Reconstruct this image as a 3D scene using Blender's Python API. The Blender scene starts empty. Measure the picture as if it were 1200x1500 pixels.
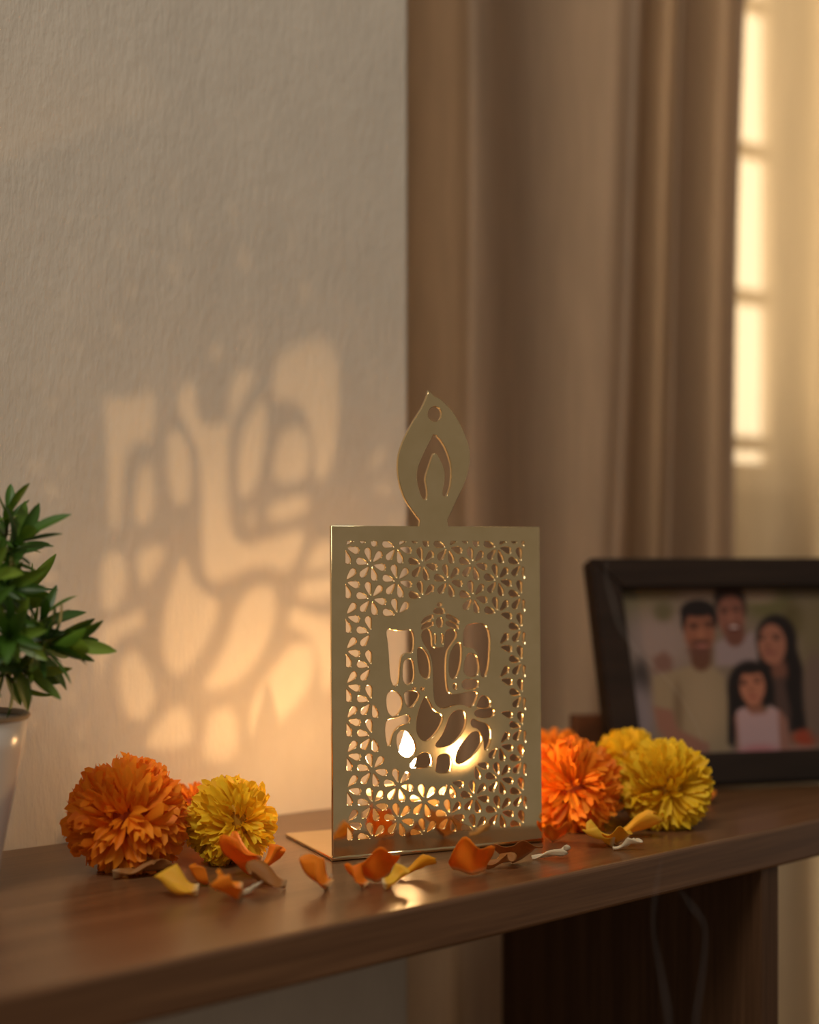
import bpy, bmesh, math, random
from mathutils import Vector, Matrix
random.seed(7)
PI = math.pi
scene = bpy.context.scene
C = scene.collection

# ------------------------------------------------------------------ camera
FPX, HC, YH = 2200.0, 0.173, 800.0          # focal length in px, eye height over the table top, horizon row
cam = bpy.data.cameras.new('camera')
cam.sensor_width = 36.0; cam.lens = FPX / 1500 * 36.0
cam.shift_y = (YH - 750) / 1500
cam.clip_start = 0.01
cam.dof.use_dof = True; cam.dof.focus_distance = 0.825; cam.dof.aperture_fstop = 3.0
camo = bpy.data.objects.new('camera', cam); C.objects.link(camo)
camo.location = (0, 0, HC); camo.rotation_euler = (PI / 2, 0, 0)
scene.camera = camo

# ------------------------------------------------------------------ light
world = bpy.data.worlds.new('room_ambience'); scene.world = world
world.use_nodes = True
bg = world.node_tree.nodes['Background']
bg.inputs[0].default_value = (0.30, 0.255, 0.205, 1); bg.inputs[1].default_value = 0.72
scene.view_settings.view_transform = 'Standard'
scene.view_settings.look = 'None'
scene.view_settings.exposure = 0.0
scene.view_settings.gamma = 1.0
scene.view_settings.use_curve_mapping = False

def light(name, kind, loc, target, energy, color):
    d = bpy.data.lights.new(name, kind); d.energy = energy; d.color = color
    o = bpy.data.objects.new(name, d); C.objects.link(o); o.location = loc
    o.rotation_euler = (Vector(target) - Vector(loc)).to_track_quat('-Z', 'Y').to_euler()
    return o
# soft daylight for the room, area lamp added above and left behind the camera
day = light('daylight_fill', 'AREA', (-0.40, -0.50, 2.20), (-0.15, 0.9, 0.25), 32.0, (1.0, 0.91, 0.79))
day.data.shape = 'RECTANGLE'; day.data.size = 0.9; day.data.size_y = 0.9
# unseen warm spot added in front of the pierced panel, throws its pattern on the wall
SPOT = Vector((0.0848, 0.8085, 0.0478))
sp = light('added_warm_spot', 'SPOT', SPOT, (0.0040, 0.858, 0.095), 1.5, (1.0, 0.60, 0.27))
sp.data.shadow_soft_size = 0.0022; sp.data.spot_size = math.radians(67); sp.data.spot_blend = 0.45

# ------------------------------------------------------------------ helpers
def ray(x, y): return Vector(((x - 600) / FPX, 1.0, (YH - y) / FPX))
CAM = Vector((0, 0, HC))
def at(x, y, Z): return CAM + ray(x, y) * Z
def table(x, y): return at(x, y, FPX * HC / (y - YH))

A0 = table(250, 1213)                         # a point where wall and table top meet
TH = math.radians(38)
WD = Vector((math.cos(TH), math.sin(TH), 0)); NB = Vector((-math.sin(TH), math.cos(TH), 0))
def SP(s, d, z): return A0 + WD * s - NB * d + Vector((0, 0, z))     # along the wall, out of the wall, up
ROOM = Matrix.Translation(A0) @ Matrix.Rotation(TH, 4, 'Z')         # local x along the wall, -y out of it
def S_at(ximg, off):                           # distance along the wall line, 'off' behind it, that shows in column ximg
    k = (ximg - 600) / FPX
    return (k * A0.y - A0.x + off * (k * NB.y - NB.x)) / (WD.x - k * WD.y)

def tag(o, label=None, cat=None, group=None, kind=None):
    if label: o['label'] = label
    if cat: o['category'] = cat
    if group: o['group'] = group
    if kind: o['kind'] = kind
    return o
def link(name, me, mat=None, parent=None, matrix=None):
    o = bpy.data.objects.new(name, me); C.objects.link(o)
    if mat is not None and me is not None and len(me.materials) == 0: me.materials.append(mat)
    if parent is not None: o.parent = parent
    if matrix is not None: o.matrix_basis = matrix
    return o
def thing(name, label, cat, loc=(0, 0, 0), rotz=0, group=None):
    o = bpy.data.objects.new(name, None); C.objects.link(o)
    o.location = loc; o.rotation_euler = (0, 0, rotz); o.empty_display_size = 0.01
    return tag(o, label, cat, group)
def mesh(name, verts, faces, smooth=False):
    me = bpy.data.meshes.new(name); me.from_pydata([tuple(v) for v in verts], [], faces); me.update()
    if smooth: me.polygons.foreach_set('use_smooth', [True] * len(me.polygons))
    return me
def bm_mesh(name, bm, smooth=False):
    me = bpy.data.meshes.new(name); bmesh.ops.recalc_face_normals(bm, faces=bm.faces); bm.to_mesh(me); bm.free()
    if smooth: me.polygons.foreach_set('use_smooth', [True] * len(me.polygons))
    return me
def box_mesh(name, x0, x1, y0, y1, z0, z1, bev=0.0, seg=2):
    bm = bmesh.new(); bmesh.ops.create_cube(bm, size=1)
    for v in bm.verts:
        v.co = Vector((x0 + (v.co.x + .5) * (x1 - x0), y0 + (v.co.y + .5) * (y1 - y0), z0 + (v.co.z + .5) * (z1 - z0)))
    if bev: bmesh.ops.bevel(bm, geom=list(bm.edges), offset=bev, segments=seg, profile=.5, affect='EDGES')
    return bm_mesh(name, bm)
def lathe_mesh(name, prof, n=48, caps=True):
    V, F = [], []
    for r, z in prof:
        for i in range(n): V.append((r * math.cos(2 * PI * i / n), r * math.sin(2 * PI * i / n), z))
    for k in range(len(prof) - 1):
        for i in range(n):
            j = (i + 1) % n; F.append((k * n + i, k * n + j, (k + 1) * n + j, (k + 1) * n + i))
    if caps:
        F.append(tuple(range(n - 1, -1, -1))); b = (len(prof) - 1) * n; F.append(tuple(range(b, b + n)))
    return mesh(name, V, F, True)
def tube_mesh(name, pts, radii, n=8):
    V, F = [], []
    pts = [Vector(p) for p in pts]
    for k, p in enumerate(pts):
        t = (pts[min(k + 1, len(pts) - 1)] - pts[max(k - 1, 0)]).normalized()
        x = t.orthogonal().normalized() if k == 0 else (px - t * px.dot(t)).normalized()
        px = x; y = t.cross(x)
        for i in range(n):
            a = 2 * PI * i / n; V.append(p + (x * math.cos(a) + y * math.sin(a)) * radii[k])
    for k in range(len(pts) - 1):
        for i in range(n):
            j = (i + 1) % n; F.append((k * n + i, k * n + j, (k + 1) * n + j, (k + 1) * n + i))
    F.append(tuple(range(n - 1, -1, -1))); b = (len(pts) - 1) * n; F.append(tuple(range(b, b + n)))
    return mesh(name, V, F, True)
def catmull(P, n, closed=False):
    out = []; m = len(P)
    rng = range(m) if closed else range(m - 1)
    for i in rng:
        p0, p1, p2, p3 = [P[(i + k) % m] if closed else P[min(max(i + k, 0), m - 1)] for k in (-1, 0, 1, 2)]
        for j in range(n):
            t = j / n
            out.append(tuple(.5 * (2 * b + (c - a) * t + (2 * a - 5 * b + 4 * c - d) * t * t + (3 * b - a - 3 * c + d) * t ** 3)
                             for a, b, c, d in zip(p0, p1, p2, p3)))
    if not closed: out.append(tuple(P[-1]))
    return out
def chaikin(P, it=2):
    for _ in range(it):
        Q = []
        for i in range(len(P)):
            a, b = P[i], P[(i + 1) % len(P)]
            Q.append((a[0] * .75 + b[0] * .25, a[1] * .75 + b[1] * .25)); Q.append((a[0] * .25 + b[0] * .75, a[1] * .25 + b[1] * .75))
        P = Q
    return P

# ------------------------------------------------------------------ materials
def new_mat(name):
    m = bpy.data.materials.new(name); m.use_nodes = True
    nt = m.node_tree; return m, nt, nt.nodes, nt.links, nt.nodes['Principled BSDF']
def plain(name, col, rough=.6, metal=0.0, spec=.5):
    m, nt, N, L, b = new_mat(name)
    b.inputs['Base Color'].default_value = (*col, 1); b.inputs['Roughness'].default_value = rough
    b.inputs['Metallic'].default_value = metal; b.inputs['Specular IOR Level'].default_value = spec
    return m
def coords(N, L, scale, kind='Object', rot=(0, 0, 0)):
    tc = N.new('ShaderNodeTexCoord'); mp = N.new('ShaderNodeMapping')
    mp.inputs['Scale'].default_value = scale; mp.inputs['Rotation'].default_value = rot
    L.new(tc.outputs[kind], mp.inputs['Vector']); return mp.outputs[0]
def noise(N, L, vec, scale, detail=4, rough=.55, dist=0):
    n = N.new('ShaderNodeTexNoise'); n.inputs['Scale'].default_value = scale; n.inputs['Detail'].default_value = detail
    n.inputs['Roughness'].default_value = rough; n.inputs['Distortion'].default_value = dist
    L.new(vec, n.inputs['Vector']); return n.outputs[0]
def ramp(N, L, fac, stops):
    r = N.new('ShaderNodeValToRGB'); e = r.color_ramp.elements
    while len(e) < len(stops): e.new(.5)
    for k, (p, c) in enumerate(stops): e[k].position = p; e[k].color = (*c, 1)
    L.new(fac, r.inputs[0]); return r.outputs[0]
def bump(N, L, h, strength, dist, b, prev=None):
    n = N.new('ShaderNodeBump'); n.inputs['Strength'].default_value = strength; n.inputs['Distance'].default_value = dist
    L.new(h, n.inputs['Height'])
    if prev is not None: L.new(prev, n.inputs['Normal'])
    if b is not None: L.new(n.outputs[0], b.inputs['Normal'])
    return n.outputs[0]

def mat_wall():
    m, nt, N, L, b = new_mat('plaster')
    v = coords(N, L, (1, 1, .30))
    f = noise(N, L, v, 260, 5, .6); g = noise(N, L, coords(N, L, (1, 1, .6)), 22, 4)
    L.new(ramp(N, L, g, [(.3, (.60, .535, .445)), (.7, (.66, .59, .49))]), b.inputs['Base Color'])
    b.inputs['Roughness'].default_value = .85; b.inputs['Specular IOR Level'].default_value = .2
    n1 = bump(N, L, f, .55, .0017, None)
    bump(N, L, g, .25, .006, b, n1)
    return m
def mat_wood(name, dark, mid, lite, rough=.3, along=0):
    m, nt, N, L, b = new_mat(name)
    sc = [30, 30, 30]; sc[along] = 1.6
    v = coords(N, L, sc)
    f = noise(N, L, v, 2.2, 8, .62, .6)
    sc2 = [160, 160, 160]; sc2[along] = 4
    g = noise(N, L, coords(N, L, sc2), 3, 4, .6)
    col = ramp(N, L, f, [(.25, dark), (.5, mid), (.75, lite)])
    mx = N.new('ShaderNodeMix'); mx.data_type = 'RGBA'; mx.blend_type = 'MULTIPLY'; mx.inputs[0].default_value = .6
    L.new(col, mx.inputs[6]); L.new(ramp(N, L, g, [(.35, (.55, .5, .45)), (.6, (1, 1, 1))]), mx.inputs[7])
    L.new(mx.outputs[2], b.inputs['Base Color'])
    b.inputs['Roughness'].default_value = rough; b.inputs['Specular IOR Level'].default_value = .5 if rough < .35 else .25
    bump(N, L, g, .12, .0004, b)
    return m
def mat_brass():
    m, nt, N, L, b = new_mat('brushed_brass')
    v = coords(N, L, (1, 1, 1))
    g = noise(N, L, v, 45, 5, .6)
    L.new(ramp(N, L, g, [(.3, (.72, .55, .29)), (.7, (.80, .62, .35))]), b.inputs['Base Color'])
    b.inputs['Metallic'].default_value = 1.0
    r = N.new('ShaderNodeMapRange'); L.new(g, r.inputs[0]); r.inputs[3].default_value = .07; r.inputs[4].default_value = .10
    L.new(r.outputs[0], b.inputs['Roughness'])
    bump(N, L, noise(N, L, coords(N, L, (400, 400, 30)), 1, 3), .05, .0003, b)
    return m
def mat_petal(name, a, bcol, trans=.35, pale=None):
    m, nt, N, L, b = new_mat(name)
    N.remove(b)
    oi = N.new('ShaderNodeObjectInfo')
    col = ramp(N, L, oi.outputs['Random'], [(0, a), (1, bcol)])
    if pale:
        tc = N.new('ShaderNodeTexCoord'); sx = N.new('ShaderNodeSeparateXYZ'); L.new(tc.outputs['Generated'], sx.inputs[0])
        mr = N.new('ShaderNodeMapRange'); mr.inputs[1].default_value = .0; mr.inputs[2].default_value = .14
        L.new(sx.outputs[2], mr.inputs[0])
        mx = N.new('ShaderNodeMix'); mx.data_type = 'RGBA'; mx.inputs[6].default_value = (*pale, 1)
        L.new(mr.outputs[0], mx.inputs[0]); L.new(col, mx.inputs[7]); col = mx.outputs[2]
    d = N.new('ShaderNodeBsdfPrincipled'); d.inputs['Roughness'].default_value = .55; d.inputs['Specular IOR Level'].default_value = .25
    t = N.new('ShaderNodeBsdfTranslucent'); L.new(col, d.inputs['Base Color']); L.new(col, t.inputs[0])
    s = N.new('ShaderNodeMixShader'); s.inputs[0].default_value = trans
    L.new(d.outputs[0], s.inputs[1]); L.new(t.outputs[0], s.inputs[2])
    L.new(s.outputs[0], N['Material Output'].inputs[0])
    return m
def mat_leaf():
    m, nt, N, L, b = new_mat('leaf_green'); N.remove(b)
    oi = N.new('ShaderNodeObjectInfo')
    col = ramp(N, L, oi.outputs['Random'], [(0, (.032, .090, .008)), (.6, (.070, .165, .014)), (1, (.19, .29, .03))])
    d = N.new('ShaderNodeBsdfPrincipled'); d.inputs['Roughness'].default_value = .42; L.new(col, d.inputs['Base Color'])
    t = N.new('ShaderNodeBsdfTranslucent'); L.new(col, t.inputs[0])
    s = N.new('ShaderNodeMixShader'); s.inputs[0].default_value = .25
    L.new(d.outputs[0], s.inputs[1]); L.new(t.outputs[0], s.inputs[2]); L.new(s.outputs[0], N['Material Output'].inputs[0])
    return m
def mat_cloth(name, col, trans, weave=900, clear=0):
    m, nt, N, L, b = new_mat(name); N.remove(b)
    g = noise(N, L, coords(N, L, (30, 30, 3)), 4, 4)
    h = noise(N, L, coords(N, L, (1, 1, 1)), weave, 2)
    c = ramp(N, L, g, [(.3, tuple(k * .92 for k in col)), (.7, tuple(min(1, k * 1.06) for k in col))])
    d = N.new('ShaderNodeBsdfDiffuse'); t = N.new('ShaderNodeBsdfTranslucent')
    L.new(c, d.inputs[0]); L.new(c, t.inputs[0])
    bp = N.new('ShaderNodeBump'); bp.inputs['Strength'].default_value = .2; bp.inputs['Distance'].default_value = .0006
    L.new(h, bp.inputs['Height']); L.new(bp.outputs[0], d.inputs['Normal'])
    s = N.new('ShaderNodeMixShader'); s.inputs[0].default_value = trans
    L.new(d.outputs[0], s.inputs[1]); L.new(t.outputs[0], s.inputs[2]); out = s.outputs[0]
    if clear:                                   # open weave
        tr = N.new('ShaderNodeBsdfTransparent'); s2 = N.new('ShaderNodeMixShader'); s2.inputs[0].default_value = clear
        L.new(out, s2.inputs[1]); L.new(tr.outputs[0], s2.inputs[2]); out = s2.outputs[0]
    L.new(out, N['Material Output'].inputs[0])
    return m
def mat_emit(name, col, strength):
    m, nt, N, L, b = new_mat(name); N.remove(b)
    e = N.new('ShaderNodeEmission'); e.inputs[0].default_value = (*col, 1); e.inputs[1].default_value = strength
    L.new(e.outputs[0], N['Material Output'].inputs[0]); return m

M = dict(
    wall=mat_wall(), back=plain('painted_recess', (.50, .42, .32), .8),
    floor=mat_wood('floor_boards', (.12, .07, .04), (.2, .12, .07), (.26, .16, .09), .5),
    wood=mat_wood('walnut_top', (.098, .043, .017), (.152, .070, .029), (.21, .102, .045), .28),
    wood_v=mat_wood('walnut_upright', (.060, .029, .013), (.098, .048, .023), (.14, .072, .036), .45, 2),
    brass=mat_brass(),
    wick=plain('charred_wick', (.03, .02, .015), .9),
    orange=mat_petal('orange_petals', (.90, .22, .008), (.97, .34, .018), .30),
    yellow=mat_petal('yellow_petals', (.92, .53, .010), (.97, .68, .03), .30),
    loose_o=mat_petal('loose_orange_petal', (.88, .24, .012), (.95, .36, .025), .35, (.80, .55, .25)),
    loose_y=mat_petal('loose_yellow_petal', (.85, .42, .02), (.90, .55, .05), .35, (.85, .72, .45)),
    loose_b=mat_petal('wilted_petal', (.42, .17, .04), (.5, .22, .06), .4, (.6, .4, .2)),
    core_o=plain('orange_core', (.45, .07, .004), .8), core_y=plain('yellow_core', (.45, .22, .006), .8),
    calyx=plain('calyx_green', (.10, .16, .03), .6),
    leaf=mat_leaf(), stem=plain('stem_brown', (.10, .08, .03), .7), soil=plain('soil', (.06, .035, .02), .95),
    ceramic=plain('white_ceramic', (.72, .68, .63), .22), rim=plain('pot_rim_brown', (.25, .17, .10), .5),
    frame=mat_wood('dark_frame_wood', (.012, .007, .004), (.02, .011, .007), (.032, .018, .011), .38),
    stand=plain('frame_stand_brown', (.10, .035, .012), .5),
    curtain=mat_cloth('brown_linen', (.63, .50, .38), .70), sheer=mat_cloth('cream_sheer', (.84, .72, .53), .60, 900, .30),
    winframe=plain('window_paint', (.72, .62, .50), .5),
    pane=mat_emit('evening_sky_pane', (1.0, .74, .44), 3.3),
    flame=mat_emit('candle_flame', (1.0, .56, .22), 250.0),
)
def wax_mat():
    m, nt, N, L, b = new_mat('candle_wax')
    b.inputs['Base Color'].default_value = (.90, .74, .48, 1); b.inputs['Roughness'].default_value = .35
    b.inputs['Subsurface Weight'].default_value = .6; b.inputs['Subsurface Radius'].default_value = (1, .6, .3); b.inputs['Subsurface Scale'].default_value = .008
    return m
M['wax'] = wax_mat()
M['cup'] = plain('candle_cup', (.80, .66, .42), .3)

# ------------------------------------------------------------------ setting
SC = S_at(600, 0)
o = link('wall_left', box_mesh('wall_left', -1.7, SC, 0, .20, -.75, 1.9, .004), M['wall'], None, ROOM); tag(o, 'beige plastered wall with rough vertical grain behind the table', None, None, 'structure')
o = link('floor', box_mesh('floor', -1.9, 2.6, -2.6, 1.0, -.80, -.75), M['floor'], None, ROOM); tag(o, 'dark wooden floor below the table', None, None, 'structure')
OFFW = .27
sa, sb = S_at(985, OFFW), S_at(1420, OFFW)
Zw = lambda x, off: (A0 + WD * S_at(x, off) + NB * off).y
zz = lambda y: HC + (YH - y) * Zw(1112, OFFW) / FPX
zb, zt = zz(700), 1.75
pa, pb = S_at(1138, OFFW), S_at(1228, OFFW)      # the pier between two windows
bm = bmesh.new()
for (x0, x1, z0, z1) in ((SC - .35, sa, -.75, 1.9), (sa, pa, -.75, zb), (sa, sb, zt, 1.9), (pa, pb, -.75, zt), (sb, sb + .7, -.75, 1.9)):
    r = bmesh.ops.create_cube(bm, size=1)
    for v in r['verts']:
        v.co = Vector((x0 + (v.co.x + .5) * (x1 - x0), OFFW + (v.co.y + .5) * .10, z0 + (v.co.z + .5) * (z1 - z0)))
o = link('wall_back', bm_mesh('wall_back', bm), M['back'], None, ROOM); tag(o, 'painted wall around the windows behind the curtains', None, None, 'structure')
for nm, w0, w1, lab in (('window_1', sa, pa, 'bright evening window with horizontal glazing bars next to the brown curtain'), ('added_window', pb, sb, 'added tall glowing window, out of view, lighting the cream sheer curtain from behind')):
    lo = zb if nm == 'window_1' else -.72         # the added second one, out of view, reaches the floor to light the sheer
    zs = [zz(650 + 215 * k) for k in range(8, -9, -1)]; zs = [lo + .008] + [z for z in zs if lo + .03 < z < zt - .03]
    win = thing(nm, lab, None); win.matrix_basis = ROOM; win['kind'] = 'structure'
    for z in zs:
        link('glazing_bar', box_mesh('glazing_bar', w0, w1, OFFW + .005, OFFW + .03, z - .009, z + .009, .001), M['winframe'], win)
    for x in (w0 + .005, w1 - .005):
        link('window_post', box_mesh('window_post', x - .005, x + .005, OFFW, OFFW + .035, lo, zt, .001), M['winframe'], win)
    zs2 = zs + [zt]
    for i in range(len(zs2) - 1):
        link('pane', box_mesh('pane', w0 + .005, w1 - .005, OFFW + .015, OFFW + .019, zs2[i], zs2[i + 1]), M['pane'], win)
    link('window_sill', box_mesh('window_sill', w0 - .01, w1 + .01, OFFW - .02, OFFW + .02, lo - .018, lo, .002), M['winframe'], win)

# ------------------------------------------------------------------ console table
TF = table(800, 1287); TT = math.radians(42)      # front edge of the top
TX = Vector((math.cos(TT), math.sin(TT), 0)); TY = Vector((-math.sin(TT), math.cos(TT), 0))
def back(x):                                    # depth of the top where it meets the wall
    p = TF + TX * x; return (A0 - p).dot(NB) / TY.dot(NB) - .0008
tb = thing('console_table', 'dark walnut console table with a thick top and upright end panel', 'table', (TF.x, TF.y, -.75), TT)
xa, xb_ = -.85, .95
bm = bmesh.new()
q = [bm.verts.new((x, y, z)) for z in (.726, .75) for x, y in ((xa, 0), (xb_, 0), (xb_, back(xb_)), (xa, back(xa)))]
for f_ in ((3, 2, 1, 0), (4, 5, 6, 7), (0, 1, 5, 4), (1, 2, 6, 5), (2, 3, 7, 6), (3, 0, 4, 7)): bm.faces.new([q[k] for k in f_])
bmesh.ops.bevel(bm, geom=list(bm.edges), offset=.0022, segments=3, profile=.5, affect='EDGES')
link('table_top', bm_mesh('table_top', bm), M['wood'], tb)
def tcol(x):                                    # position along the front edge that shows in column x
    k = (x - 600) / FPX; return (k * TF.y - TF.x) / (TX.x - k * TX.y)
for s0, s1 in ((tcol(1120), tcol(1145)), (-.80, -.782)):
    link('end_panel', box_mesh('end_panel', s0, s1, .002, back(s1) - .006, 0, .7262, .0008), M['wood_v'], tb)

# ------------------------------------------------------------------ pierced brass candle holder
BL, BR = table(487, 1262), table(793, 1238)
U = Vector((math.cos(math.radians(24)), math.sin(math.radians(24)), 0)); PW = .1305; BR = BL + U * PW
PB = Vector((-U.y, U.x, 0)); LEAN = math.radians(1.0)
UP = Vector((0, 0, 1)) * math.cos(LEAN) + PB * math.sin(LEAN)
PN = U.cross(UP)
def plate(x, y):
    d = ray(x, y); t = (BL - CAM).dot(PN) / d.dot(PN); p = CAM + d * t - BL
    return (p.dot(U), p.dot(UP))
PH = (plate(480, 772)[1] + plate(782, 770)[1]) / 2
T2 = .0013                                     # half the sheet thickness
holder = thing('candle_holder', 'upright pierced brass panel with a seated elephant-headed figure and flame-shaped top', 'candle holder', BL, math.atan2(U.y, U.x))

def zpoly(pts, x0, y0, s): return [plate(x0 + x / s, y0 + y / s) for x, y in pts]
def grow(P, e):                                 # push an outline outwards by e metres
    ar = sum(P[i - 1][0] * P[i][1] - P[i][0] * P[i - 1][1] for i in range(len(P))); sg = 1 if ar > 0 else -1; out = []
    for i in range(len(P)):
        (ax, ay), (bx, by) = P[i - 1], P[(i + 1) % len(P)]; dx, dy = bx - ax, by - ay; l = math.hypot(dx, dy) or 1
        out.append((P[i][0] + sg * dy / l * e, P[i][1] - sg * dx / l * e))
    return out
def G(*pts): return grow(chaikin(zpoly(pts, 550, 870, 5.5556), 2), .00042)
def ell(cx, cy, rx, ry, n=18): return zpoly([(cx + rx * math.cos(2 * PI * i / n), cy + ry * math.sin(2 * PI * i / n)) for i in range(n)], 550, 870, 5.5556)
HOLES = [
    G((82, 283), (140, 303), (220, 308), (302, 288), (306, 480), (240, 468), (192, 510), (182, 745), (122, 735), (106, 420)),
    G((222, 560), (255, 530), (300, 540), (312, 720), (222, 738)),
    G((340, 425), (405, 470), (438, 560), (436, 695), (360, 665), (338, 520)),
    G((370, 320), (400, 296), (440, 298), (452, 360), (452, 425), (470, 445), (545, 445), (562, 425), (562, 360), (570, 298), (630, 290), (662, 335), (600, 420), (563, 490),
      (566, 760), (600, 830), (700, 815), (800, 792), (828, 825), (775, 928), (700, 888), (620, 900), (540, 930), (490, 900), (472, 830), (466, 560), (440, 470), (382, 390)),
    ell(478, 365, 11, 42), ell(536, 365, 11, 42),
    G((372, 248), (372, 225), (410, 190), (462, 172), (462, 192), (415, 215)),
    G((372, 290), (372, 268), (410, 240), (465, 228), (462, 250), (415, 270)),
    G((572, 170), (620, 185), (668, 218), (668, 242), (620, 215), (572, 192)),
    G((570, 226), (620, 236), (664, 262), (664, 284), (620, 264), (572, 250)),
    ell(516, 232, 30, 42), G((462, 150), (485, 122), (545, 122), (560, 150), (515, 158)), ell(514, 88, 20, 17),
    G((595, 500), (640, 420), (672, 395), (692, 420), (690, 560), (650, 690), (596, 680)),
    G((712, 300), (745, 250), (925, 243), (918, 580), (885, 675), (850, 665), (850, 520), (800, 438), (740, 425), (710, 420)),
    G((718, 550), (745, 495), (800, 490), (835, 550), (832, 668), (716, 664)),
    G((703, 703), (828, 698), (832, 752), (770, 772), (703, 768)),
    ell(640, 752, 19, 26), ell(310, 768, 14, 12), ell(375, 772, 16, 14),
    G((822, 905), (850, 845), (880, 828), (925, 865), (932, 918), (825, 922)),
    G((808, 950), (880, 940), (955, 930), (958, 990), (860, 1006), (803, 988)),
    G((86, 840), (110, 795), (160, 795), (208, 850), (208, 930), (150, 1003), (96, 960)),
    G((228, 805), (285, 790), (350, 805), (345, 845), (275, 935), (240, 880)),
    G((402, 825), (432, 885), (470, 962), (548, 988), (515, 1085), (440, 1180), (380, 1196), (333, 1130), (333, 1030), (360, 920)),
    G((578, 1065), (605, 985), (670, 942), (722, 962), (732, 1060), (680, 1160), (600, 1232), (465, 1248), (540, 1160)),
    G((98, 1022), (170, 1016), (262, 975), (278, 1045), (200, 1058), (150, 1100), (122, 1160), (106, 1255), (78, 1150), (82, 1060)),
    G((168, 1190), (180, 1130), (220, 1110), (270, 1135), (325, 1235), (305, 1315), (235, 1325), (185, 1280)),
    G((265, 1410), (320, 1340), (375, 1290), (440, 1300), (458, 1370), (440, 1402), (360, 1410)),
    G((500, 1310), (605, 1298), (612, 1425), (580, 1452), (482, 1452), (498, 1390)),
    G((650, 1290), (720, 1190), (790, 1118), (845, 1130), (860, 1210), (785, 1320), (648, 1398)),
    G((778, 1012), (830, 1045), (905, 1060), (935, 1130), (920, 1225), (882, 1285), (880, 1180), (842, 1092), (772, 1075)),
]
def pip(p, poly):
    x, y = p; c = False
    for i in range(len(poly)):
        (x1, y1), (x2, y2) = poly[i], poly[i - 1]
        if (y1 > y) != (y2 > y) and x < (x2 - x1) * (y - y1) / (y2 - y1) + x1: c = not c
    return c
KEEP = [plate(*p) for p in [(552, 908), (598, 906), (610, 892), (628, 880), (660, 880), (672, 893), (690, 905), (728, 904), (731, 950), (727, 1000), (735, 1030),
        (727, 1080), (712, 1096), (690, 1125), (672, 1138), (620, 1140), (590, 1126), (566, 1102), (555, 1075), (553, 1000)]]
ra0, rb1 = plate(505, 793); ra1, rb0 = plate(770, 1218)
rb0 = plate(515, 1230)[1]
def clip(poly, ax, lim, sgn):
    out = []
    for i in range(len(poly)):
        a, b = poly[i - 1], poly[i]; da, db = sgn * (a[ax] - lim), sgn * (b[ax] - lim)
        if (da >= 0) != (db >= 0):
            t = da / (da - db); out.append((a[0] + (b[0] - a[0]) * t, a[1] + (b[1] - a[1]) * t))
        if db >= 0: out.append(b)
    return out
def area(p): return abs(sum(p[i - 1][0] * p[i][1] - p[i][0] * p[i - 1][1] for i in range(len(p)))) / 2
c0 = plate(542.6, 826.7); av = c0[1] - plate(542.6, 876.8)[1]; ah = (plate(618.4, 826.7)[0] - c0[0]) / 2
def teardrop(c, ang):
    L0, L1, W = .11 * av, .485 * av, .122 * av
    side = []
    for i in range(1, 9):
        t = i / 9.0
        side.append((L0 + (L1 - L0) * t, W * (t ** .8) * math.sqrt(max(0, 1 - t ** 5)) * 1.05))
    pts = [(L0, 0)] + side + [(L1, .25 * W), (L1, -.25 * W)] + [(x, -y) for x, y in reversed(side)]
    ca, sa_ = math.cos(ang), math.sin(ang)
    return [(c[0] + x * ca * (2 * ah / (1.732 * av)) - y * sa_, c[1] + x * sa_ + y * ca) for x, y in pts]
for i in range(-2, 9):
    for j in range(-2, 12):
        c = (c0[0] + i * ah, c0[1] - j * av - (av / 2 if i % 2 else 0))
        for q in range(6):
            P = grow(teardrop(c, math.radians(-14 + 60 * q)), .0002)
            if any(pip(p, KEEP) for p in P): continue
            for ax, lim, sg in ((0, ra0, 1), (0, ra1, -1), (1, rb0, 1), (1, rb1, -1)):
                P = clip(P, ax, lim, sg)
                if len(P) < 3: break
            if len(P) < 3 or area(P) < 1.6e-6: continue
            HOLES.append(P)

def sheet(name, outline, holes, half, parent, bevel=.00022):
    cu = bpy.data.curves.new(name, 'CURVE'); cu.dimensions = '2D'; cu.fill_mode = 'BOTH'
    cu.extrude = half - bevel; cu.bevel_depth = bevel; cu.bevel_resolution = 0; cu.offset = -bevel
    for pts in [outline] + holes:
        s = cu.splines.new('POLY'); s.points.add(len(pts) - 1)
        ar = sum(pts[i - 1][0] * pts[i][1] - pts[i][0] * pts[i - 1][1] for i in range(len(pts)))
        if (ar < 0) != (pts is not outline): pts = pts[::-1]
        for p, q in zip(s.points, pts): p.co = (q[0], q[1], 0, 1)
        s.use_cyclic_u = True
    tmp = bpy.data.objects.new(name, cu); C.objects.link(tmp)
    bpy.context.view_layer.update()
    me = bpy.data.meshes.new_from_object(tmp.evaluated_get(bpy.context.evaluated_depsgraph_get()))
    bpy.data.objects.remove(tmp); bpy.data.curves.remove(cu); me.name = name
    return link(name, me, M['brass'], parent)
PANM = Matrix.Rotation(PI / 2 - LEAN, 4, 'X')           # sheet x along the panel, sheet y up
pan = sheet('front_panel', [(0, .0004), (PW, .0004), (PW, PH), (0, PH)], HOLES, T2, holder); pan.matrix_basis = PANM
F1 = lambda pts: zpoly(pts, 470, 560, 3.5294)
fin = F1([(655, 760), (655, 740), (650, 712), (670, 670), (702, 600), (740, 520), (764, 430), (765, 350), (732, 250), (682, 160), (622, 95), (582, 72), (552, 42), (546, 70), (520, 130), (470, 210),
          (420, 310), (396, 400), (400, 500), (430, 600), (490, 690), (510, 715), (506, 740), (506, 760)])
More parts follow.
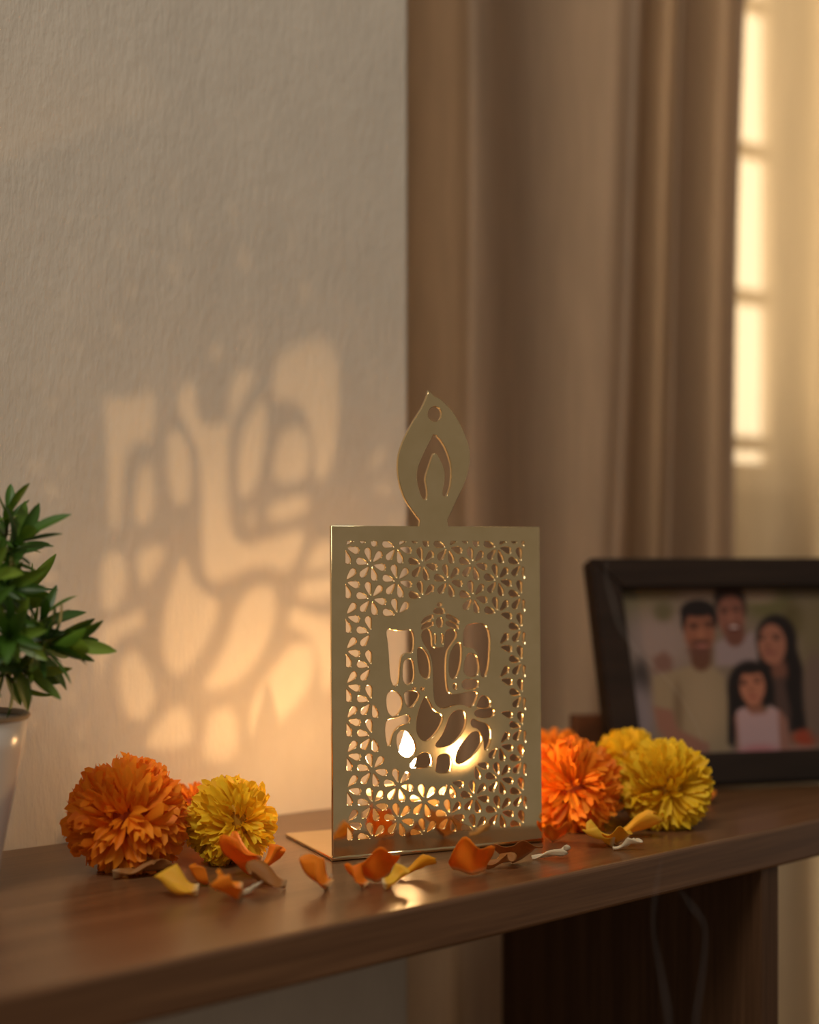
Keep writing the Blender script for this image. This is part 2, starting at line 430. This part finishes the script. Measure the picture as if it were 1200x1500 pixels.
fin = [fin[0], fin[1]] + [tuple(p) for p in catmull(fin[2:12], 4)] + [fin[12]] + [tuple(p) for p in catmull(fin[13:22], 4)] + fin[22:]
hole = F1([(585 + 36 * math.cos(2 * PI * i / 24), 165 + 38 * math.sin(2 * PI * i / 24)) for i in range(24)])
inner = F1([(582, 262), (560, 305), (520, 385), (494, 450), (494, 515), (512, 585), (532, 612), (548, 598), (546, 550), (535, 500), (552, 445), (572, 385), (584, 362), (602, 378), (632, 440), (640, 500), (626, 560), (626, 588), (645, 592), (664, 550), (675, 470), (664, 400), (632, 320)])
fi = sheet('flame_finial', fin, [hole, chaikin(inner, 1)], T2 - .00006, holder); fi.matrix_basis = PANM
link('base_plate', box_mesh('base_plate', 0, PW, 0, .078, .0002, .0020, .0005), M['brass'], holder)
link('fold_edge', tube_mesh('fold_edge', [(-.0006, -.0002, .0016), (PW + .0006, -.0002, .0016)], [.0015, .0015], 12), M['brass'], holder)

# ------------------------------------------------------------------ candle behind the panel
CZ = .885
cp = at(597, 1098, CZ)
can = thing('tea_light', 'lit tea light with a tall flame standing behind the pierced brass panel', 'candle', (cp.x, cp.y, .0021))
link('cup', lathe_mesh('cup', [(.0235, 0), (.0255, .0012), (.0265, .012), (.0272, .0265), (.0262, .0265), (.0256, .0235), (.012, .0232)], 48), M['cup'], can)
link('wax', lathe_mesh('wax', [(.012, .0225), (.0256, .0228), (.0255, .0238), (.020, .0245), (.003, .0242)], 40), M['wax'], can)
link('wick', tube_mesh('wick', [(0, 0, .024), (.0002, 0, .032), (.0007, 0, .040)], [.0008, .0008, .0006], 8), M['wick'], can)
link('flame', lathe_mesh('flame', [(.0008, .0375), (.0030, .0400), (.0046, .0440), (.0049, .0480), (.0040, .0530), (.0024, .0580), (.0009, .0625), (.0001, .0650)], 20), M['flame'], can)

# ------------------------------------------------------------------ marigolds
def petal_mesh(name, seed, wid, curl, ruf, rows=6, cols=6, base=.16):
    rnd = random.Random(seed); ph, ph2 = rnd.uniform(0, 6), rnd.uniform(0, 6)
    V, F = [], []
    for r in range(rows):
        t = r / (rows - 1)
        w = wid * (base + (1 - base) * (t ** .8)) * (1 - .25 * max(0, t - .75) / .25 * .5)
        for c in range(cols):
            s = -1 + 2 * c / (cols - 1)
            x = s * w; z = t * (1 - .10 * s * s * t) + .07 * t * math.sin(5.5 * s + ph2)
            y = curl * t * t + ruf * t ** 1.5 * math.sin(4.6 * s + ph) - .30 * wid * (s * s) * (1 - .5 * t)
            V.append((x, y, z))
    for r in range(rows - 1):
        for c in range(cols - 1):
            a = r * cols + c; F.append((a, a + 1, a + cols + 1, a + cols))
    return mesh(name, V, F, True)
PET = {}
for colr in ('orange', 'yellow'):
    PET[colr] = []
    for k in range(6):
        me = petal_mesh(colr + '_petal', k * 7 + len(colr), .17 + .02 * (k % 3), .24 + .09 * (k % 3), .075 + .02 * (k % 3), 7, 8); me.materials.append(M[colr]); PET[colr].append(me)
def marigold(px, py, rpx, axis, colr, label, group, Z=None, n=230, seed=1):
    rnd = random.Random(seed); n = min(298, int(n * 1.2))
    if Z is None: Z = FPX * HC / ((py - YH) + .90 * rpx)
    c = at(px, py, Z); R = rpx * Z / FPX
    root = thing('marigold', label, 'flower', (c.x, c.y, max(c.z - .9 * R, 0)), 0, group)
    o = Vector((0, 0, min(.9 * R, c.z))); a = Vector(axis).normalized()
    e1 = a.orthogonal().normalized(); e2 = a.cross(e1)
    bm = bmesh.new(); bmesh.ops.create_icosphere(bm, subdivisions=2, radius=R * .52, matrix=Matrix.Translation(o))
    link('flower_core', bm_mesh('flower_core', bm, True), M['core_' + colr[0]], root)
    q = Vector((0, 0, 1)).rotation_difference(-a).to_matrix().to_4x4()
    link('calyx', lathe_mesh('calyx', [(R * .42, R * .42), (R * .30, R * .75), (R * .12, R * .95), (R * .07, R * 1.02)], 14), M['calyx'], root, Matrix.Translation(o) @ q)
    for i in range(n):
        ct = 1 - (i + .5) / n * 1.72
        th = math.acos(ct) + rnd.uniform(-.06, .06); phi = i * 2.39996 + rnd.uniform(-.12, .12)
        d = (a * math.cos(th) + (e1 * math.cos(phi) + e2 * math.sin(phi)) * math.sin(th)).normalized()
        y = ((e1 * math.cos(phi) + e2 * math.sin(phi)) * math.cos(th) - a * math.sin(th)).normalized()
        ro = Matrix.Rotation(rnd.gauss(0, .75), 3, d); y = ro @ y
        d = (d + (e1 * rnd.uniform(-1, 1) + e2 * rnd.uniform(-1, 1)) * .16).normalized(); y = (y - d * y.dot(d)).normalized()
        x = y.cross(d)
        ln = R * (.60 + rnd.uniform(-.055, .055)) * (1 - .22 * math.exp(-(th / .35) ** 2))
        wd = R * (.95 + rnd.uniform(-.15, .2)) * (.45 + .55 * min(1, th / .9))
        b = o + d * R * .38
        tip = b + d * ln
        if tip.z < R * .04 - (root.location.z):            # flattened where it rests on the table
            if tip.z < -R * .02 - root.location.z and b.z < R * .25: continue
            ln *= max(.45, (b.z - R * .05) / max(1e-6, (b.z - tip.z)))
        m = Matrix(((x.x * wd, y.x * wd, d.x * ln, b.x), (x.y * wd, y.y * wd, d.y * ln, b.y), (x.z * wd, y.z * wd, d.z * ln, b.z), (0, 0, 0, 1)))
        link('petal', rnd.choice(PET[colr]), None, root, m)
    return root
GL, GR = 'marigolds left of the brass holder', 'marigolds right of the brass holder'
marigold(187, 1197, 84, (.0, -.95, .12), 'orange', 'big orange marigold beside the yellow one near the plant pot', None, None, 250, 1)
marigold(338, 1205, 64, (.50, -.75, .15), 'yellow', 'bright yellow marigold between the big orange marigold and the brass holder', None, None, 230, 2)
marigold(281, 1187, 42, (.2, -.5, .8), 'orange', 'small orange marigold peeping out behind the yellow one near the plant', None, None, 150, 3)
marigold(838, 1152, 69, (-.15, -.95, .1), 'orange', 'glowing orange marigold against the right edge of the brass panel', None, None, 240, 4)
marigold(812, 1118, 50, (.0, -.5, .8), 'orange', 'orange marigold half hidden behind the glowing orange one', None, 1.02, 190, 5)
marigold(975, 1152, 66, (-.05, -.9, -.12), 'yellow', 'big yellow marigold in front of the photo frame', None, None, 240, 6)
marigold(918, 1118, 50, (-.2, -.6, .7), 'yellow', 'yellow marigold wedged behind the big yellow one by the frame', None, .985, 190, 7)

# ------------------------------------------------------------------ loose petals on the table
def loose_mesh(seed, wid, curl, base, fold, rows=11, cols=13):
    rnd = random.Random(seed); p1, p2, p3 = (rnd.uniform(0, 6) for _ in range(3)); s0 = rnd.uniform(-.3, .3)
    V, F = [], []
    for r in range(rows):
        t = r / (rows - 1); w = wid * (base + (1 - base) * math.sin(PI / 2 * min(1, t * 1.25)) ** .9)
        for c in range(cols):
            s_ = -1 + 2 * c / (cols - 1)
            z = t * (1 - .30 * abs(s_) ** 3 + .13 * math.sin(4.2 * s_ + p1) * t)
            y = curl * t * t + fold * wid * abs(s_ - s0) + .09 * t * math.sin(5 * s_ + p2) + .05 * math.sin(6 * t + 3 * s_ + p3)
            V.append((s_ * w * (1 - .12 * fold) + .06 * math.sin(4 * t + p3), y, z))
    for r in range(rows - 1):
        for c in range(cols - 1):
            a = r * cols + c; F.append((a, a + 1, a + cols + 1, a + cols))
    return mesh('loose_petal', V, F, True)
LP = [   # px, py, length px, yaw, tilt, colour, half width, curl, base, fold, label
    (205, 1286, 78, 12, 5, 'b', .16, .10, .3, .5, 'long pale wilted petal lying under the big orange marigold'),
    (258, 1314, 62, 176, 6, 'y', .26, .30, .3, .9, 'curled yellowish petal lying foremost below the two marigolds'),
    (288, 1298, 34, 200, 35, 'o', .55, .35, .6, .5, 'small bright orange petal beside the curled yellowish one'),
    (330, 1322, 46, 195, 14, 'o', .50, .35, .4, .8, 'orange petal lying next to the curled yellowish petal'),
    (345, 1286, 62, 175, 22, 'o', .48, .30, .5, .9, 'broad orange petal close in front of the yellow marigold'),
    (402, 1282, 46, 12, 24, 'o', .52, .35, .6, .5, 'raised orange petal at the foot of the yellow marigold'),
    (388, 1302, 60, 178, 10, 'b', .26, .25, .4, .8, 'flat brownish petal in front of the raised orange petal'),
    (456, 1304, 52, 165, 38, 'o', .52, .30, .6, .5, 'folded orange petal alone near the corner of the brass base'),
    (518, 1302, 38, 160, 40, 'o', .55, .25, .6, .4, 'little orange petal leaning beside the tall upright petal'),
    (556, 1296, 54, 275, 72, 'o', .58, -.15, .6, .6, 'tall upright orange petal with a split tip before the panel'),
    (582, 1304, 40, 10, 12, 'y', .34, .30, .4, .8, 'small pale curled petal beside the candle reflection'),
    (612, 1286, 56, 12, 7, 'y', .20, .25, .3, .8, 'thin yellow petal lying close under the brass panel'),
    (690, 1284, 54, 270, 74, 'o', .62, -.15, .75, .35, 'large orange petal standing up in front of the panel'),
    (730, 1274, 46, 350, 7, 'b', .22, .20, .4, .6, 'narrow petal stretched beside the large standing petal'),
    (757, 1268, 48, 265, 55, 'b', .80, -.30, .7, .5, 'wide brown wilted petal at the right corner of the panel'),
    (806, 1259, 54, 8, 4, 'w', .055, .15, .8, .5, 'white thread-like petal base near the table edge'),
    (815, 1236, 34, 262, 60, 'o', .60, -.2, .7, .5, 'orange petal fallen under the glowing orange marigold'),
    (905, 1240, 44, 262, 55, 'y', .55, -.45, .7, .7, 'curled yellow-orange petal in front of the big yellow marigold'),
    (940, 1228, 60, 5, 12, 'y', .26, .30, .4, .9, 'long yellow petal lying under the big yellow marigold'),
    (876, 1242, 46, 178, 10, 'y', .36, .30, .4, .7, 'flat yellow petal between the marigolds and the table edge'),
    (918, 1246, 40, 355, 6, 'w', .11, .25, .6, .5, 'slim pale petal before the curled yellow-orange petal'),
    (1044, 1176, 20, 20, 30, 'o', .5, .3, .6, .5, 'tiny dark orange petal between yellow marigold and photo frame'),
    (482, 1300, 26, 300, 20, 'w', .20, .3, .5, .6, 'little white petal base beside the folded orange petal'),
    (360, 1312, 44, 10, 6, 'w', .10, .2, .6, .5, 'slim white strip of petal among the orange ones below the yellow marigold'),
]
M['loose_w'] = mat_petal('petal_base_white', (.80, .66, .44), (.85, .72, .5), .3)
for k, (px, py, lp, yaw, tilt, cc, wid, curl, base, fold, lab) in enumerate(LP):
    p = table(px, py); ln = lp * p.y / FPX
    me = loose_mesh(100 + k, wid, curl, base, fold)
    Rm = Matrix.Rotation(math.radians(yaw), 4, 'Z') @ Matrix.Rotation(-math.radians(tilt), 4, 'Y') @ Matrix(((0, 0, 1, 0), (1, 0, 0, 0), (0, 1, 0, 0), (0, 0, 0, 1)))
    zmin = min((Rm @ v.co).z for v in me.vertices) * ln
    ctr = Rm @ Vector((0, .0, .5)) * ln
    me.materials.append(M['loose_' + cc])
    o = link('loose_petal', me, None, None, Matrix.Translation((p.x - ctr.x, p.y - ctr.y, .0003 - zmin)) @ Rm @ Matrix.Scale(ln, 4))
    sm = o.modifiers.new('thickness', 'SOLIDIFY'); sm.thickness = .012; sm.offset = 0
    tag(o, lab, 'petal', 'loose marigold petals on the table')

# ------------------------------------------------------------------ potted plant
PZ = .75
pc = at(-60, 1050, PZ)
plant = thing('potted_plant', 'bushy green leafy plant in a tapered white ceramic pot', 'plant', (pc.x, pc.y, 0))
link('pot', lathe_mesh('pot', [(.0165, 0), (.0185, .002), (.0212, .02), (.0262, .045), (.0315, .072), (.0338, .0872), (.0330, .0878), (.0318, .0872), (.0300, .078), (.004, .0775)], 64), M['ceramic'], plant)
link('pot_rim', lathe_mesh('pot_rim', [(.0338, .0866), (.0348, .0880), (.0340, .0894), (.0312, .0892), (.0308, .0866)], 64, False), M['rim'], plant)
link('soil', lathe_mesh('soil', [(.0318, .0825), (.02, .0845), (.001, .0850)], 40), M['soil'], plant)
def leaf_mesh(name, wid, bend):
    V, F = [], []; rows, cols = 9, 5
    for r in range(rows):
        t = r / (rows - 1); w = wid * (math.sin(PI * min(1, t * .97 + .03) ** 1.15) ** .75) + .008
        if t == 1: w = .012
        for c in range(cols):
            s = -1 + 2 * c / (cols - 1)
            V.append((s * w, -bend * t * t + .35 * w * abs(s) ** 1.5, t))
    for r in range(rows - 1):
        for c in range(cols - 1):
            a = r * cols + c; F.append((a, a + 1, a + cols + 1, a + cols))
    me = mesh(name, V, F, True); me.materials.append(M['leaf']); return me
LEAF = [leaf_mesh('leaf', .125, .14), leaf_mesh('leaf', .105, .32), leaf_mesh('leaf', .145, .22), leaf_mesh('leaf', .115, .02)]
rnd = random.Random(11)
SPR = [   # tip px, py, depth, direction, leaves, leaf length px
    (30, 790, .75, (.55, -.25, .55), 22, 72), (12, 752, .76, (.15, 0, 1), 12, 60), (-45, 740, .75, (-.1, -.2, 1), 18, 75), (-15, 840, .73, (.2, -.9, .3), 18, 62),
    (85, 945, .745, (.95, -.15, .10), 24, 74), (62, 905, .75, (.45, -.15, .85), 14, 72), (40, 985, .745, (.8, -.35, -.35), 16, 66), (15, 930, .725, (.2, -1, .1), 18, 64),
    (-40, 900, .715, (-.1, -1, .2), 18, 70), (-110, 830, .74, (-.7, -.3, .6), 18, 75), (-140, 930, .74, (-1, -.2, 0), 18, 75), (-60, 990, .72, (-.1, -.9, -.3), 16, 66),
    (30, 870, .78, (.5, .6, .4), 16, 68), (-60, 820, .80, (-.2, .8, .5), 14, 70), (20, 1000, .76, (.45, -.1, -.45), 10, 52), (10, 860, .745, (.7, -.5, .2), 14, 60)]
LO = Vector((pc.x, pc.y, 0))
for (px, py, Z, dr, nl, lp) in SPR:
    tip = at(px, py, Z) - LO; d0 = Vector(dr).normalized(); ln0 = lp * Z / FPX
    basep = tip - d0 * .016
    root = Vector((rnd.uniform(-.006, .006), rnd.uniform(-.006, .006), .080))
    mid = (root + basep) * .5 + Vector((0, 0, .012))
    pts = [Vector(p) for p in catmull([tuple(root), tuple(mid), tuple(basep), tuple(tip)], 4)]
    link('stem', tube_mesh('stem', pts, [.0014 - .0008 * k / len(pts) for k in range(len(pts))], 6), M['stem'], plant)
    e1 = d0.orthogonal().normalized(); e2 = d0.cross(e1)
    for i in range(nl):
        f = i / max(1, nl - 1)
        b = tip - d0 * .020 * (1 - f); phi = i * 2.39996 + rnd.uniform(-.3, .3); th = math.radians(82 - 62 * f + rnd.uniform(-10, 10))
        rad = e1 * math.cos(phi) + e2 * math.sin(phi)
        z = (d0 * math.cos(th) + rad * math.sin(th)).normalized()
        y = (d0 * math.sin(th) - rad * math.cos(th)).normalized(); x = y.cross(z)
        ln = ln0 * rnd.uniform(.8, 1.2)
        m = Matrix(((x.x * ln, y.x * ln, z.x * ln, b.x), (x.y * ln, y.y * ln, z.y * ln, b.y), (x.z * ln, y.z * ln, z.z * ln, b.z), (0, 0, 0, 1)))
        link('leaf', rnd.choice(LEAF), None, plant, m)

# ------------------------------------------------------------------ framed family photograph
FY, FL = math.radians(15), math.radians(18)
fb = table(905, 1166.6)
fr = thing('photo_frame', 'dark brown wooden photo frame with a family portrait leaning back on its stand', 'photo frame', fb, FY)
FW, FH, RW, FT = .226, .1675, .0225, .016
FM = Matrix.Translation((0, 0, .0053)) @ Matrix.Rotation(-FL, 4, 'X')
def rail(pts):                                  # a mitred rail with a stepped inner edge
    V, F = [], []
    n = len(pts)
    for (x, z) in pts: V.append((x, 0, z))
    for (x, z) in pts: V.append((x, FT, z))
    F = [tuple(range(n)), tuple(range(2 * n - 1, n - 1, -1))] + [((i + 1) % n, i, n + i, n + (i + 1) % n) for i in range(n)]
    bm = bmesh.new(); vs_ = [bm.verts.new(v) for v in V]
    for f in F: bm.faces.new([vs_[i] for i in f])
    bmesh.ops.recalc_face_normals(bm, faces=bm.faces)
    bmesh.ops.bevel(bm, geom=list(bm.edges), offset=.0014, segments=2, affect='EDGES')
    link('frame_rail', bm_mesh('frame_rail', bm), M['frame'], fr, FM)
rail([(0, 0), (FW, 0), (FW - RW, RW), (RW, RW)]); rail([(0, FH), (RW, FH - RW), (FW - RW, FH - RW), (FW, FH)])
rail([(0, 0), (RW, RW), (RW, FH - RW), (0, FH)]); rail([(FW, 0), (FW, FH), (FW - RW, FH - RW), (FW - RW, RW)])
link('backing', box_mesh('backing', .006, FW - .006, FT - .004, FT - .001, .006, FH - .006), M['stand'], fr, FM)
link('back_stand', box_mesh('back_stand', -.010, .052, .055, .067, 0, .050, .001), M['stand'], fr)
link('stand_strut', box_mesh('stand_strut', .015, .050, .030, .060, .020, .034, .001), M['stand'], fr)

def blend(c, k, a): return tuple(c[i] * (1 - a) + k[i] * a for i in range(3))
def sm(x, e0, e1):
    t = min(1, max(0, (x - e0) / (e1 - e0))); return t * t * (3 - 2 * t)
def E_(c, X, Y, cx, cy, rx, ry, col, soft=.18, rot=0):
    dx, dy = X - cx, Y - cy
    if rot: ca, s_ = math.cos(rot), math.sin(rot); dx, dy = dx * ca + dy * s_, -dx * s_ + dy * ca
    r = math.sqrt((dx / rx) ** 2 + (dy / ry) ** 2)
    if r > 1 + soft: return c
    return blend(c, col, 1 - sm(r, 1 - soft, 1 + soft))
def Pg(c, X, Y, poly, col, soft=14):
    x0 = min(p[0] for p in poly) - soft; x1 = max(p[0] for p in poly) + soft; y0 = min(p[1] for p in poly) - soft; y1 = max(p[1] for p in poly) + soft
    if X < x0 or X > x1 or Y < y0 or Y > y1: return c
    dm = 1e9
    for i in range(len(poly)):
        (ax, ay), (bx, by) = poly[i - 1], poly[i]; vx, vy = bx - ax, by - ay
        t = min(1, max(0, ((X - ax) * vx + (Y - ay) * vy) / (vx * vx + vy * vy + 1e-9)))
        dm = min(dm, math.hypot(X - ax - vx * t, Y - ay - vy * t))
    s_ = dm if pip((X, Y), poly) else -dm
    return blend(c, col, sm(s_, -soft, soft))
HAIR = (26, 19, 16)
def portrait(X, Y):
    c = (104, 92, 74)
    c = E_(c, X, Y, -60, 60, 300, 260, (98, 90, 62), .6); c = E_(c, X, Y, 130, 480, 260, 220, (122, 108, 96), .7)
    c = E_(c, X, Y, 170, 260, 70, 70, (84, 78, 52), .6); c = E_(c, X, Y, 950, 190, 190, 140, (84, 80, 46), .6); c = E_(c, X, Y, 1150, 330, 90, 120, (72, 64, 34), .6)
    c = E_(c, X, Y, 880, 150, 150, 60, (124, 108, 86), .6); c = E_(c, X, Y, 430, 130, 130, 60, (120, 106, 90), .6); c = E_(c, X, Y, 1350, 500, 180, 500, (96, 86, 58), .6)
    c = E_(c, X, Y, 0, 740, 60, 130, (58, 50, 44), .7); c = E_(c, X, Y, -40, 1000, 130, 220, (118, 106, 100), .5)
    # man behind
    c = Pg(c, X, Y, [(540, 500), (620, 450), (760, 440), (835, 410), (860, 660), (540, 660)], (124, 110, 104), 18)
    c = E_(c, X, Y, 660, 175, 118, 112, (46, 33, 24), .14); c = E_(c, X, Y, 690, 440, 70, 80, (88, 56, 42), .25)
    c = E_(c, X, Y, 668, 300, 102, 158, (112, 73, 56), .10); c = E_(c, X, Y, 690, 420, 70, 70, (92, 58, 44), .5); c = E_(c, X, Y, 770, 240, 18, 60, (60, 42, 30), .4)
    for ex, ey in ((618, 268), (706, 256)):
        c = E_(c, X, Y, ex, ey - 22, 34, 7, (56, 36, 27), .5); c = E_(c, X, Y, ex, ey, 24, 9, (38, 25, 20), .5)
    c = E_(c, X, Y, 665, 315, 17, 40, (126, 84, 64), .6); c = E_(c, X, Y, 685, 385, 48, 20, (70, 38, 32), .4); c = E_(c, X, Y, 685, 380, 34, 9, (190, 172, 158), .4)
    # man in front
    c = Pg(c, X, Y, [(90, 590), (170, 545), (225, 600), (225, 690), (95, 690)], (102, 76, 62), 24)
    c = Pg(c, X, Y, [(85, 720), (240, 680), (380, 650), (500, 660), (600, 730), (630, 1000), (620, 1260), (260, 1260), (220, 1000), (90, 940)], (122, 108, 80), 18)
    c = E_(c, X, Y, 260, 960, 34, 170, (100, 84, 60), .7); c = E_(c, X, Y, 450, 950, 110, 260, (130, 115, 86), .8)
    c = Pg(c, X, Y, [(80, 930), (215, 960), (250, 1090), (470, 1200), (470, 1270), (250, 1250), (110, 1090)], (118, 84, 66), 18)
    c = E_(c, X, Y, 435, 600, 76, 92, (84, 55, 38), .2); c = E_(c, X, Y, 425, 265, 132, 88, HAIR, .12); c = E_(c, X, Y, 322, 330, 26, 80, HAIR, .3); c = E_(c, X, Y, 540, 320, 26, 70, HAIR, .3)
    c = E_(c, X, Y, 430, 410, 112, 165, (118, 76, 54), .10); c = E_(c, X, Y, 430, 268, 105, 34, HAIR, .4)
    c = E_(c, X, Y, 430, 545, 82, 46, (84, 54, 40), .5)
    for ex, ey in ((388, 378), (502, 372)):
        c = E_(c, X, Y, ex, ey - 24, 44, 8, (40, 26, 20), .5); c = E_(c, X, Y, ex, ey, 28, 9, (36, 23, 18), .5)
    c = E_(c, X, Y, 440, 435, 18, 46, (134, 90, 64), .6); c = E_(c, X, Y, 435, 484, 72, 14, (58, 36, 27), .5); c = E_(c, X, Y, 445, 512, 44, 12, (142, 92, 78), .5)
    # woman
    c = E_(c, X, Y, 1000, 470, 152, 178, HAIR, .12); c = Pg(c, X, Y, [(860, 450), (1120, 430), (1190, 700), (1195, 1130), (1060, 1140), (860, 780)], HAIR, 20)
    c = E_(c, X, Y, 1010, 700, 60, 90, (98, 64, 48), .4); c = Pg(c, X, Y, [(960, 760), (1040, 740), (1080, 1000), (1060, 1280), (960, 1280)], (66, 50, 42), 22)
    c = E_(c, X, Y, 966, 510, 104, 150, (132, 88, 66), .10)
    for ex, ey in ((886, 467), (1000, 470)):
        c = E_(c, X, Y, ex, ey - 24, 36, 7, (60, 38, 28), .5); c = E_(c, X, Y, ex, ey, 24, 10, (30, 20, 17), .5)
    c = E_(c, X, Y, 935, 525, 18, 22, (110, 70, 52), .6); c = E_(c, X, Y, 948, 572, 46, 10, (92, 40, 34), .4); c = E_(c, X, Y, 948, 569, 30, 4, (170, 140, 126), .5)
    c = E_(c, X, Y, 1190, 1180, 110, 60, (128, 54, 32), .4); c = E_(c, X, Y, 1290, 900, 110, 330, (92, 76, 62), .3)
    # girl
    c = E_(c, X, Y, 790, 810, 168, 185, HAIR, .12); c = Pg(c, X, Y, [(625, 830), (720, 860), (700, 1000), (650, 1230), (610, 1200)], HAIR, 18); c = Pg(c, X, Y, [(900, 760), (965, 820), (960, 960), (900, 950)], HAIR, 14)
    c = E_(c, X, Y, 815, 960, 62, 70, (112, 74, 54), .25)
    c = Pg(c, X, Y, [(660, 1020), (690, 980), (1000, 980), (1050, 1050), (1070, 1290), (680, 1300)], (122, 86, 70), 14)
    c = Pg(c, X, Y, [(680, 980), (740, 950), (790, 1010), (890, 1005), (930, 945), (985, 985), (985, 1300), (695, 1300)], (150, 126, 120), 12)
    c = E_(c, X, Y, 830, 1270, 140, 50, (150, 100, 98), .6)
    c = E_(c, X, Y, 804, 808, 94, 132, (146, 96, 70), .10); c = E_(c, X, Y, 790, 690, 96, 30, HAIR, .5)
    for ex, ey in ((740, 790), (842, 776)):
        c = E_(c, X, Y, ex, ey - 22, 32, 6, (60, 38, 28), .5); c = E_(c, X, Y, ex, ey, 22, 10, (32, 21, 18), .5)
    c = E_(c, X, Y, 795, 835, 16, 20, (120, 76, 54), .6); c = E_(c, X, Y, 806, 884, 34, 9, (112, 54, 46), .5)
    c = E_(c, X, Y, 1130, 1270, 130, 34, (128, 92, 78), .5); c = E_(c, X, Y, 560, 1300, 170, 34, (112, 84, 68), .5)
    return c
GX, GZ = 170, 120
V, F, cols = [], [], []
x0, x1, z0, z1 = RW - .002, FW - RW + .002, RW - .002, FH - RW + .002
lin = lambda v: (v / 255 / 12.92) if v < 10 else ((v / 255 + .055) / 1.055) ** 2.4
for r in range(GZ + 1):
    for q in range(GX + 1):
        u, v = q / GX, r / GZ
        V.append((x0 + (x1 - x0) * u, FT - .006, z1 + (z0 - z1) * v))
        yi = 859 + 251 * v; xi = 912 + 28 * v + 353 * u
        c = portrait((xi - 950) * 4.8, (yi - 840) * 4.8)
        cols += [min(1, lin(k) * g_) for k, g_ in zip(c, (1.1, 1.02, 1.15))] + [1.0]
for r in range(GZ):
    for q in range(GX):
        a = r * (GX + 1) + q; F.append((a, a + GX + 1, a + GX + 2, a + 1))
pm = mesh('print', V, F)
at_ = pm.color_attributes.new('ink', 'FLOAT_COLOR', 'POINT'); at_.data.foreach_set('color', cols)
m, nt, N, L, b = new_mat('printed_portrait')
an = N.new('ShaderNodeVertexColor'); an.layer_name = 'ink'; L.new(an.outputs[0], b.inputs['Base Color']); b.inputs['Roughness'].default_value = .30
b.inputs['Specular IOR Level'].default_value = .3
pr = link('print', pm, m, fr, FM); pr['label'] = 'portrait of two men, a woman and a girl smiling'

# ------------------------------------------------------------------ curtains
def curtain(name, label, ctrl, mat, n=6, zlo=-.74, zhi=1.7):
    P = catmull(ctrl, n); V, F = [], []; rows = 26
    for r in range(rows + 1):
        z = zlo + (zhi - zlo) * r / rows
        for (xt, xb, off) in P:
            xb_, xt_ = S_at(xb, off), S_at(xt, off)
            Zc = (A0 + WD * xt_ + NB * off).y
            ztop = HC + YH * Zc / FPX
            t = max(-.6, min(1.6, (z - HC) / (ztop - HC)))
            s = xb_ + (xt_ - xb_) * t
            V.append((s, off + .004 * math.sin(z * 5 + s * 9), z))
    m_ = len(P)
    for r in range(rows):
        for i in range(m_ - 1):
            a = r * m_ + i; F.append((a, a + 1, a + m_ + 1, a + m_))
    me = mesh(name, V, F, True)
    return tag(link('curtain', me, mat, None, ROOM), label, 'curtain')
curtain('curtain', 'heavy brown linen curtain hanging in soft folds next to the plaster wall', [
    (560, 560, .15), (600, 600, .14), (640, 640, .12), (668, 668, .095), (678, 674, .065), (690, 690, .05), (715, 722, .055), (745, 752, .075), (775, 780, .085), (820, 815, .085), (870, 850, .075),
    (908, 878, .06), (932, 895, .030), (945, 908, .035), (951, 917, .08), (962, 928, .09), (985, 955, .09), (997, 965, .07), (1004, 975, .038), (1014, 987, .065), (1034, 1008, .085),
    (1062, 1040, .09), (1080, 1060, .07), (1090, 1070, .055), (1095, 1075, .060), (1093, 1073, .085)], M['curtain'])
curtain('curtain', 'cream sheer curtain glowing in front of the window beside the photo frame', [
    (1040, 1040, .155), (1070, 1070, .165), (1110, 1110, .15), (1148, 1150, .14), (1175, 1172, .15), (1200, 1196, .175), (1225, 1222, .15), (1250, 1246, .14), (1280, 1276, .17), (1310, 1306, .18), (1340, 1336, .15), (1380, 1378, .17)], M['sheer'])

# ------------------------------------------------------------------ incense smoke drifting in front of the table
def mat_smoke():
    m, nt, N, L, b = new_mat('thin_smoke'); N.remove(b)
    v = N.new('ShaderNodeVolumeScatter'); v.inputs['Color'].default_value = (.9, .9, .92, 1); v.inputs['Density'].default_value = 6
    L.new(v.outputs[0], N['Material Output'].inputs['Volume']); return m
M['smoke'] = mat_smoke()
WISP = [('left strand of grey smoke rising in front of the dark end panel', .74, [(985, 1560, 9), (978, 1480, 9), (966, 1410, 7), (957, 1360, 5), (960, 1310, 6), (970, 1255, 8)]),
        ('right strand of grey smoke rising in front of the dark end panel', .75, [(1015, 1560, 9), (1020, 1490, 8), (1030, 1420, 7), (1033, 1360, 6), (1016, 1330, 8), (992, 1300, 8)]),
        ('thin grey smoke thread curling past the corner of the photo frame', .95, [(1041, 1195, 3), (1042, 1160, 3), (1038, 1125, 3), (1025, 1075, 4), (1000, 1025, 4), (968, 985, 4), (935, 955, 5), (910, 920, 7), (898, 880, 8), (888, 840, 8), (896, 790, 8)])]
for lab, Z, pts in WISP:
    P = catmull([(x, y, r) for x, y, r in pts], 5)
    me = tube_mesh('smoke_wisp', [at(x, y, Z) for x, y, r in P], [r * Z / FPX * min(1, .25 + 4 * min(i, len(P) - 1 - i) / len(P)) for i, (x, y, r) in enumerate(P)], 10)
    tag(link('smoke_wisp', me, M['smoke']), lab, 'smoke', 'incense smoke')
